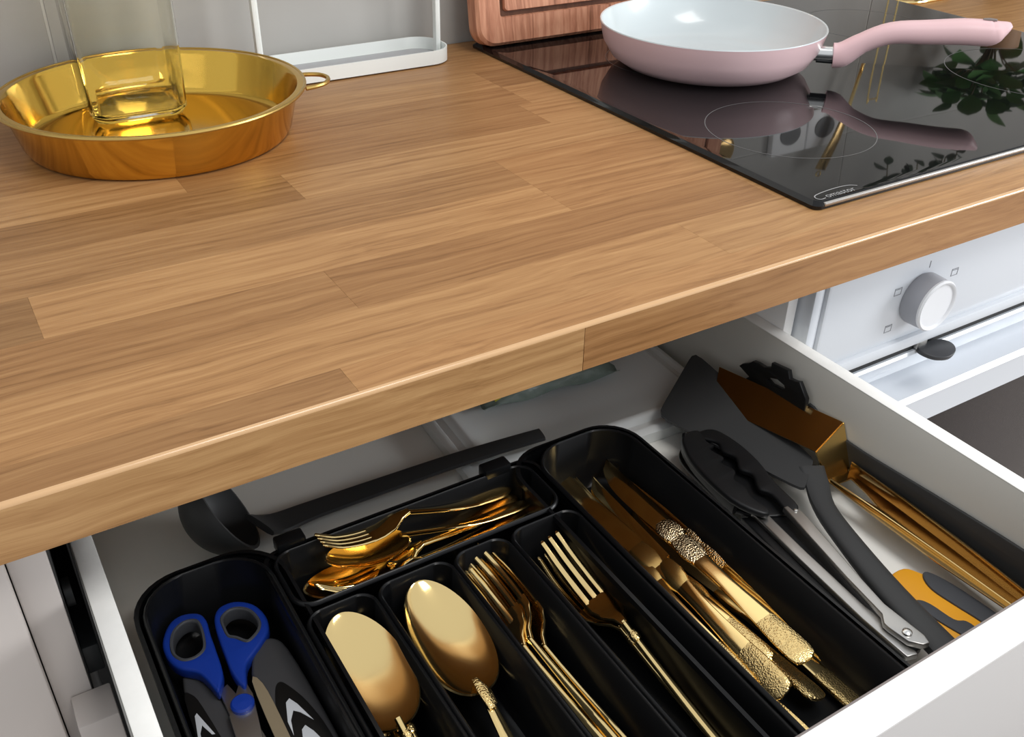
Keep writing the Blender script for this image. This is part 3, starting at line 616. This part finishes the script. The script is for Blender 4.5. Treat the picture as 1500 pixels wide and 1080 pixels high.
# ============================================================ TONGS
tg = thing('kitchen_tongs', 'steel kitchen tongs with black scalloped heads lying beside the cutlery tray', 'tongs', (-.0025, 0, -.1515))
ARL = [(-.1235, -.0531), (-.1150, -.0560), (-.1176, -.0779), (-.1196, -.0975), (-.1236, -.1500), (-.1221, -.1606), (-.1250, -.1666), (-.1262, -.1753), (-.1264, -.1840), (-.1252, -.1878), (-.1262, -.1905), (-.1330, -.1885), (-.1326, -.1562), (-.1280, -.1000)]
ARR = [(-.1062, -.0638), (-.0974, -.0643), (-.0990, -.0780), (-.1110, -.1300), (-.1165, -.1570), (-.1158, -.1850), (-.1180, -.1905), (-.1225, -.1895), (-.1275, -.1835), (-.1290, -.1708), (-.1288, -.1670), (-.1240, -.1615), (-.1228, -.1545), (-.1190, -.1300), (-.1120, -.0942)]
plate('lining_and_shade', [[(-.1290, -.0500), (-.1150, -.0560), (-.1010, -.0640), (-.1100, -.1300), (-.1150, -.1570), (-.1160, -.1860), (-.1240, -.1870), (-.1370, -.1860), (-.1380, -.1600), (-.1345, -.1000)]], .0028, .0012, 'nylon', tg, z=-.0060)  # black plate: arm lining plus the shadow beside and between the arms
plate('arm', [ARL], .0022, .0008, 'steel', tg, z=-.001); plate('arm', [ARR], .0022, .0008, 'steel', tg, z=.0038)
obj('rivet', lathe([(0, 0), (.0030, 0), (.0028, .0012), (.0016, .0020), (0, .0022)], 20), 'steel_bright', tg).location = (-.1235, -.1790, .006)
for x, y, z in ((-.1018, -.0705, .006), (-.1195, -.0610, .0012)): obj('rivet', lathe([(0, 0), (.0014, 0), (.0012, .0008), (0, .001)], 14), 'steel_bright', tg).location = (x, y, z)
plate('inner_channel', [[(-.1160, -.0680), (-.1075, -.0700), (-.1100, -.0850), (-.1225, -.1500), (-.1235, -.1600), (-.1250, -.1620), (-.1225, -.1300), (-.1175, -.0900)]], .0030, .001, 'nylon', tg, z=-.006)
HL = [(-.1149, .0297), (-.1001, .0304), (-.1034, .0163), (-.1007, .0114), (-.1077, .0074), (-.1047, -.0031), (-.1110, -.0078), (-.1078, -.0184), (-.1159, -.0262), (-.1142, -.0352), (-.1180, -.0465), (-.1160, -.0603), (-.1235, -.0626), (-.1340, -.0420), (-.1327, -.0038), (-.1250, .0180)]
HR = [(-.1049, .0285), (-.0900, .0250), (-.0859, .0037), (-.0876, -.0206), (-.0932, -.0435), (-.0965, -.0680), (-.1060, -.0700), (-.1030, -.0500), (-.1060, -.0400), (-.1000, -.0280), (-.1030, -.0180), (-.0975, -.0080), (-.1000, .0030), (-.0970, .0120)]
plate('head_shade_plate', [closed_smooth([(-.1250, .0200), (-.1100, .0300), (-.0960, .0260), (-.0900, .0040), (-.0920, -.0200), (-.0960, -.0450), (-.1000, -.0640), (-.1200, -.0560), (-.1310, -.0380), (-.1300, -.0040)], 4)], .0018, .0012, 'nylon', tg, z=-.0030)  # black filler painting the deep shadow between the heads
plate('tong_head', [closed_smooth(HL, 4)], .0026, .0018, 'nylon', tg, mw=Matrix.Translation((0, 0, .004)) @ Matrix.Translation((-.117, -.06, 0)) @ Matrix.Rotation(math.radians(9), 4, 'Y') @ Matrix.Rotation(math.radians(2), 4, 'X') @ Matrix.Translation((.117, .06, 0)))
plate('tong_head', [closed_smooth(HR, 4)], .0026, .0018, 'nylon', tg, mw=Matrix.Translation((0, 0, .004)) @ Matrix.Translation((-.1, -.06, 0)) @ Matrix.Rotation(math.radians(-12), 4, 'Y') @ Matrix.Translation((.1, .06, 0)))
for pts in ([(-.1310, -.045, .001), (-.1290, -.010, .003), (-.1230, .016, .004), (-.1130, .030, .005)], ):
    obj('head_rib', sweep(smooth_path(pts, 4), .004, .010, n=8), 'nylon', tg)

# ============================================================ GREY TURNER
gt = thing('spatula', 'large dark grey nylon turner leaning across the tongs', 'spatula', (0, 0, -.14))
z0 = -.14
q = [Vector((-.0445, .1040, .006)), Vector((-.0560, -.0400, -.002)), Vector((-.0835, -.0580, -.006)), Vector((-.1130, .0640, -.008))]
bm = bmesh.new(); N = 14; g0 = []
def rq(u, v):   # rounded-corner remap of the unit square
    x, y = 2 * u - 1, 2 * v - 1; p = 14
    m_ = max(abs(x), abs(y)); 
    if m_ > 0:
        l = (abs(x) ** p + abs(y) ** p) ** (1 / p); x, y = x / l * m_, y / l * m_
    return (x + 1) / 2, (y + 1) / 2
for i in range(N + 1):
    row = []
    for j in range(N + 1):
        u, v = rq(i / N, j / N); a = q[0].lerp(q[1], u); b = q[3].lerp(q[2], u); row.append(bm.verts.new(a.lerp(b, v)))
    g0.append(row)
for i in range(N):
    for j in range(N): bm.faces.new((g0[i][j], g0[i + 1][j], g0[i + 1][j + 1], g0[i][j + 1]))
bmesh.ops.recalc_face_normals(bm, faces=bm.faces[:]); bmesh.ops.solidify(bm, geom=bm.faces[:], thickness=.0024); bmesh.ops.recalc_face_normals(bm, faces=bm.faces[:])
obj('blade', bm, 'grey_nylon', gt, angle=60)
hp_ = smooth_path([(-.0625, -.0440, -.0035), (-.0690, -.0560, -.0075), (-.0790, -.0730, -.0115), (-.0885, -.1000, -.0125), (-.1020, -.1500, -.0130), (-.1120, -.2050, -.0130), (-.114, -.226, -.013)], 4)
kk = len(hp_)
def interp(vals, k): 
    o = []
    for i in range(k):
        t = i / (k - 1) * (len(vals) - 1); a = int(min(t, len(vals) - 2)); o.append(vals[a] + (vals[a + 1] - vals[a]) * (t - a))
    return o
obj('handle', sweep(hp_, interp([.018, .0175, .0155, .0165, .0185, .020, .019], kk), interp([.0022, .005, .008, .009, .010, .010, .008], kk), n=14, sq=.75), 'grey_nylon', gt)

# ============================================================ GOLD TURNER
gg = thing('turner', 'folded gold metal turner with open handle between the grey spatula and drawer wall', 'turner', (0, 0, 0))
def sheet(name, A, m='gold_dark', th=.0010, par=None):
    bm = bmesh.new(); R = [[bm.verts.new(p) for p in r] for r in A]
    for a, b in zip(R[:-1], R[1:]):
        for i in range(len(a) - 1): bm.faces.new((a[i], a[i + 1], b[i + 1], b[i]))
    bmesh.ops.recalc_face_normals(bm, faces=bm.faces[:]); bmesh.ops.solidify(bm, geom=bm.faces[:], thickness=th); bmesh.ops.recalc_face_normals(bm, faces=bm.faces[:])
    return obj(name, bm, m, par, angle=60)
nl, nr = Vector((-.0520, -.0515, -.155)), Vector((-.0300, -.0530, -.155))      # foot of the neck
tl_, tr_ = Vector((-.0575, -.0410, -.135)), Vector((-.0300, -.0375, -.122))    # top of the neck
bl_, br_ = Vector((-.0700, .0500, -.146)), Vector((-.0440, .0740, -.1335))     # far end of the blade
L_ = lambda a, b, n_: [a.lerp(b, i / n_) for i in range(n_ + 1)]
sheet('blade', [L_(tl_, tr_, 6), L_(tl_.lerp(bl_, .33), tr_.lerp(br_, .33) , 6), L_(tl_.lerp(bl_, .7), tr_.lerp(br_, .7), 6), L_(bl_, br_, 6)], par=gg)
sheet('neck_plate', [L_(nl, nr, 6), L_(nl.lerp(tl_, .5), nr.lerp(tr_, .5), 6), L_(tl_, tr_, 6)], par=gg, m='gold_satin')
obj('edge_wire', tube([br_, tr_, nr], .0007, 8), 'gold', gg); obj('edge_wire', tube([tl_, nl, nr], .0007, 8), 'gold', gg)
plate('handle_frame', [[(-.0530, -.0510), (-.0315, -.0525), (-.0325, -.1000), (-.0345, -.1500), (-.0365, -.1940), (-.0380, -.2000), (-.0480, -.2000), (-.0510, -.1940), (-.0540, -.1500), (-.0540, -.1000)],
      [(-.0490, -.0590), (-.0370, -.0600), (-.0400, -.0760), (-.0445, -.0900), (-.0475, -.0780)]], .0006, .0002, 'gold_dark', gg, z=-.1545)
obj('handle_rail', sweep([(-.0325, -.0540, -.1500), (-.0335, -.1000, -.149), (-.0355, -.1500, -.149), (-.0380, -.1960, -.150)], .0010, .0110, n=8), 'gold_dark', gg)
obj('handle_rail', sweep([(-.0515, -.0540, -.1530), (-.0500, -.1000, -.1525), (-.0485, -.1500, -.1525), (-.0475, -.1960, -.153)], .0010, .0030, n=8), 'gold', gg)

# ============================================================ BLACK SLOTTED SERVER standing by the wall
ss = thing('slotted_server', 'black toothed pasta server standing on edge against the right drawer wall', 'serving utensil')
CO = [(.0598, -.1255), (.0568, -.122), (.0504, -.118), (.0468, -.1141), (.0417, -.1132), (.0347, -.113), (.0286, -.1095), (.0287, -.1056), (.0121, -.1031), (.0095, -.1088), (.0047, -.1082), (.0003, -.1064), (-.0086, -.1162), (-.0100, -.135), (.0050, -.150), (.030, -.152), (.048, -.148), (.058, -.140), (.0480, -.1290)]
CH = [(.0303, -.1208), (.0267, -.118), (.0204, -.1158), (.0134, -.1169), (.012, -.119), (.0149, -.1211), (.0247, -.1227)]
mwx = Matrix(((0, 0, 1, -.0365), (1, 0, 0, 0), (0, 1, 0, 0), (0, 0, 0, 1)))
plate('head', [CO, CH], .0020, .0008, 'nylon', ss, mw=mwx)
plate('handle', [closed_smooth([(-.006, -.124), (-.030, -.1315), (-.060, -.1330), (-.120, -.1290), (-.180, -.1260), (-.222, -.1270), (-.228, -.1400), (-.222, -.1560), (-.180, -.1610), (-.120, -.1590), (-.060, -.1530), (-.030, -.1480), (-.006, -.1420)], 4)], .0011, .0008, 'grey_nylon', ss, mw=mwx @ Matrix.Translation((0, 0, .0066)))

# ============================================================ ORANGE TOOL
yt = thing('peeler_tool', 'orange-yellow plastic hand tool with dark grey grips under the gold turner', 'kitchen tool', (0, 0, -.1665))
plate('tool_frame', [closed_smooth([(-.0838, -.1345), (-.0670, -.1330), (-.0600, -.1430), (-.0545, -.1500), (-.0510, -.1700), (-.0490, -.1950), (-.0500, -.2250), (-.0700, -.2360), (-.0900, -.2250), (-.0915, -.1950), (-.0910, -.1633), (-.0890, -.1460)], 4)], .0035, .0016, 'yellow', yt)
plate('grip', [closed_smooth([(-.0640, -.1455), (-.0580, -.1440), (-.0530, -.1600), (-.0505, -.1950), (-.0530, -.2200), (-.0625, -.2200), (-.0640, -.1894), (-.0665, -.1716), (-.0680, -.1556)], 4)], .0016, .0008, 'grey_rubber', yt, z=.0034)
plate('grip', [closed_smooth([(-.0856, -.1575), (-.0818, -.1575), (-.0788, -.1640), (-.0770, -.1784), (-.0719, -.1830), (-.0710, -.1900), (-.0738, -.1970), (-.0800, -.1970), (-.0838, -.1860), (-.0866, -.1700)], 4)], .0014, .0007, 'grey_rubber', yt, z=.0033)

# ============================================================ BACK OF THE DRAWER: LADLE, LID, PACKET
ld = thing('ladle', 'dark grey nylon ladle lying behind the cutlery tray at the left', 'ladle', (0, 0, 0))
cen = Vector((-.4260, .1150, -.1385)); R_ = .0325; ax = Vector((.86, -.12, .50)).normalized()
e1 = ax.cross(Vector((0, 0, 1))).normalized(); e2 = ax.cross(e1)
rings = []
for rr_, sgn in ((R_, 1), (R_ - .0022, -1)):
    seq = [i / 12 * 88 for i in range(13)]
    if sgn == 1: seq = seq
    else: seq = seq[::-1]
    for a in seq:
        a = math.radians(a) if sgn == 1 else math.radians(a)
        rad = rr_ * math.sin(a) + .0004; dep = -rr_ * math.cos(a) * .92
        rings.append([cen + ax * dep + e1 * (rad * math.cos(2 * math.pi * i / 36)) + e2 * (rad * math.sin(2 * math.pi * i / 36)) for i in range(36)])
obj('ladle_bowl', loft(rings, True, True, True), 'grey_nylon', ld, angle=60)
hp_ = smooth_path([(-.4120, .1010, -.1500), (-.3990, .1050, -.1580), (-.3720, .1085, -.1605), (-.3200, .1050, -.1580), (-.2700, .0960, -.1510), (-.2350, .0880, -.1460), (-.205, .083, -.1440)], 4)
obj('handle', sweep(hp_, interp([.030, .022, .018, .0165, .015, .014, .013], len(hp_)), .0045, n=12, sq=.7), 'grey_nylon', ld)
sp_ = thing('container_lid', 'frosted plastic container lid with raised rim behind the cutlery tray', 'lid', (-.150, .150, FZ + .0005))
def lr(ox, z, r=.018): return [(x, y, z) for x, y in rrect(-.1105 + ox, .1130 - ox, -.0860 + ox, .080 - ox, r, 8)]
obj('lid_body', loft([lr(0, .0), lr(-.001, .010), lr(.002, .0125), lr(.005, .0125), lr(.007, .0095), lr(.013, .0095), lr(.0155, .0140), lr(.019, .0150), lr(.024, .0115), lr(.05, .0108)], True, True, True), 'lid', sp_, angle=50)
sp_.rotation_euler.z = math.radians(-3)
pk = thing('food_packet', 'green and yellow printed film packet behind the lid under the worktop edge', 'packet', (-.155, .172, FZ + .016))
bm = bmesh.new(); bmesh.ops.create_grid(bm, x_segments=26, y_segments=16, size=1)
for v in bm.verts:
    x, y = v.co.x, v.co.y; h = (1 - x ** 4) * (1 - y ** 4)
    v.co = Vector((x * .062, y * .034, .002 + .016 * h + .0022 * math.sin(x * 19 + y * 5) * h + .0016 * math.sin(y * 23 - x * 7)))
bmesh.ops.solidify(bm, geom=bm.faces[:], thickness=.0006)
obj('film_pouch', bm, 'bag', pk, angle=70)
bm = bmesh.new(); bmesh.ops.create_grid(bm, x_segments=8, y_segments=10, size=1)
for v in bm.verts:
    x, y = -.62 + v.co.x * .20, v.co.y * .9; h = (1 - x ** 4) * (1 - y ** 4)
    v.co = Vector((x * .062, y * .034, .0026 + .016 * h + .0022 * math.sin(x * 19 + y * 5) * h + .0016 * math.sin(y * 23 - x * 7)))
obj('yellow_panel', bm, 'bag_yellow', pk)
pk.rotation_euler.z = math.radians(-4)

# ============================================================ WHAT THE HOB MIRRORS: sockets, gold utensils, plants (above the frame)
so = thing('wall_socket', 'white double socket on the tiled wall, mirrored in the hob', 'socket', (.566, WALL - .0002, .222))
for dx in (-.036, .036):
    obj('socket_plate', bm_box(dx - .035, dx + .035, -.011, 0, -.038, .038, .003), 'socket', so)
    r_ = obj('socket_well', lathe([(0, 0), (.0205, 0), (.0205, .0012), (0, .0012)], 32), 'socket_dark', so); r_.location = (dx, -.0124, 0); r_.rotation_euler = (math.radians(90), 0, 0); r_.location.y = -.0112
rl = thing('hanging_spatula', 'long gold spatula handle hanging on the wall, mirrored in the hob', 'spatula', (.612, .545, .24))
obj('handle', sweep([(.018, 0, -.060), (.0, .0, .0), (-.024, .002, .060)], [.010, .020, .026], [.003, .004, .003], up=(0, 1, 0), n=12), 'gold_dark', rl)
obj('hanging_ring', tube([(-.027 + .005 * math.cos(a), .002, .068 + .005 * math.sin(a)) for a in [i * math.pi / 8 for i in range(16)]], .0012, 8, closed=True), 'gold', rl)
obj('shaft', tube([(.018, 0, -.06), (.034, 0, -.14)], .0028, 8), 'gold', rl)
ws_ = thing('gold_wire_stand', 'gold wire stand on the worktop past the hob corner', 'stand', (.655, .525, 0))
def loop(x0, x1, y, z0, z1): return [(x0, y, z0), (x0, y, z1), (x1, y, z1), (x1, y, z0)]
obj('wire_loop', tube(smooth_path([(-.012, 0, .003), (-.012, 0, .16), (-.009, 0, .166), (.006, 0, .166), (.009, 0, .16), (.009, 0, .003)], 3), .0013, 8), 'gold', ws_)
obj('foot_wire', tube(smooth_path([(-.055, .005, .0022), (-.055, -.058, .0022), (.0, -.066, .0022), (.035, -.056, .0022), (.035, .005, .0022)], 5), .0024, 8), 'gold', ws_)
dk = thing('gold_strainer', 'round gold strainer hanging on the wall, mirrored in the hob', 'strainer', (.372, .548, .215))
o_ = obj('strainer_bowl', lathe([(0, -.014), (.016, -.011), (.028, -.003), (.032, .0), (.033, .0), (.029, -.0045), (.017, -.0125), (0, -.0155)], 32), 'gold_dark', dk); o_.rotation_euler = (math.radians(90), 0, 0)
obj('strainer_handle', sweep([(0, 0, .032), (0, 0, .12)], .007, .003, up=(0, 1, 0), n=8), 'gold', dk)
def leafmesh(L, Wd, fold=.15):
    bm = bmesh.new(); rows_ = []
    for i in range(7):
        u = i / 6; w_ = Wd / 2 * math.sin(math.pi * min(.03 + u * .97, .999)) ** .8 + .0002
        rows_.append([bm.verts.new((-w_, L * u, fold * w_ + .1 * L * math.sin(u * 2.4))), bm.verts.new((0, L * u, .1 * L * math.sin(u * 2.4))), bm.verts.new((w_, L * u, fold * w_ + .1 * L * math.sin(u * 2.4)))])
    for a, b in zip(rows_[:-1], rows_[1:]):
        for i in (0, 1): bm.faces.new((a[i], a[i + 1], b[i + 1], b[i]))
    return bm
def plant(name, label, loc, m, n_, spread, h0_, h1_, L, Wd, pr, ph, seed):
    rnd = random.Random(seed); t = thing(name, label, 'plant', loc)
    obj('pot', lathe([(0, 0), (pr * .78, 0), (pr, ph), (pr - .004, ph), (pr * .74, .006), (0, .006)], 32), 'pot', t)
    obj('soil', lathe([(0, ph - .008), (pr - .006, ph - .010)], 24), 'stem', t)
    base = None; stems = bmesh.new(); 
    lv = []
    for i in range(n_):
        a = rnd.uniform(0, 6.28); r = spread * math.sqrt(rnd.random()); z = rnd.uniform(h0_, h1_)
        p = Vector((r * math.cos(a), r * math.sin(a) * .75, z)); lv.append((p, a))
        if i % 4 == 0: tube(smooth_path([(0, 0, ph - .01), (p.x * .4, p.y * .4, (ph + z) / 2), tuple(p)], 3), .0011, 5, stems)
    obj('stem', stems, 'stem', t)
    for p, a in lv:
        if base is None: l = obj('leaf', leafmesh(L, Wd), m, t); base = l
        else: l = base.copy(); C.objects.link(l); l.parent = t
        l.location = p; l.rotation_euler = (rnd.uniform(-.9, .7), rnd.uniform(-.6, .6), a - 1.57); l.scale = (1,) * 3; k_ = rnd.uniform(.7, 1.2); l.scale = (k_, k_, k_)
    return t
plant('potted_herb', 'leafy green potted herb on the worktop, mirrored in the hob', (.835, .475, 0), 'leaf', 130, .068, .09, .19, .042, .032, .034, .07, 3)
hg = thing('hanging_plant', 'sparse trailing plant in a small pot fixed to the tiled wall, mirrored in the hob', 'plant', (.700, .5, .385))
obj('pot', lathe([(0, 0), (.03, 0), (.036, .05), (.033, .05), (.028, .006), (0, .006)], 32), 'pot', hg)
obj('pot_bracket', bm_box(-.012, .012, .026, .0728, .01, .03, .001), 'steel', hg)
rnd = random.Random(5); base = None; st_ = bmesh.new()
for k_ in range(7):
    a = k_ * .9 + .3; ex = .085 * math.cos(a) * rnd.uniform(.5, 1.1); ey = -.045 + .035 * math.sin(a); dz = rnd.uniform(-.165, -.08)
    path = smooth_path([(0, 0, .04), (ex * .35, ey * .6, .055), (ex * .7, ey, -.02), (ex, ey, dz)], 5); tube(path, .0009, 5, st_)
    for p in path[7:]:
        if base is None: l = obj('leaf', leafmesh(.022, .019), 'euca', hg); base = l
        else: l = base.copy(); C.objects.link(l); l.parent = hg
        l.location = p; l.rotation_euler = (rnd.uniform(-1.4, .6), rnd.uniform(-.7, .7), rnd.uniform(0, 6.28)); q_ = rnd.uniform(.7, 1.15); l.scale = (q_, q_, q_)
obj('stem', st_, 'stem', hg)
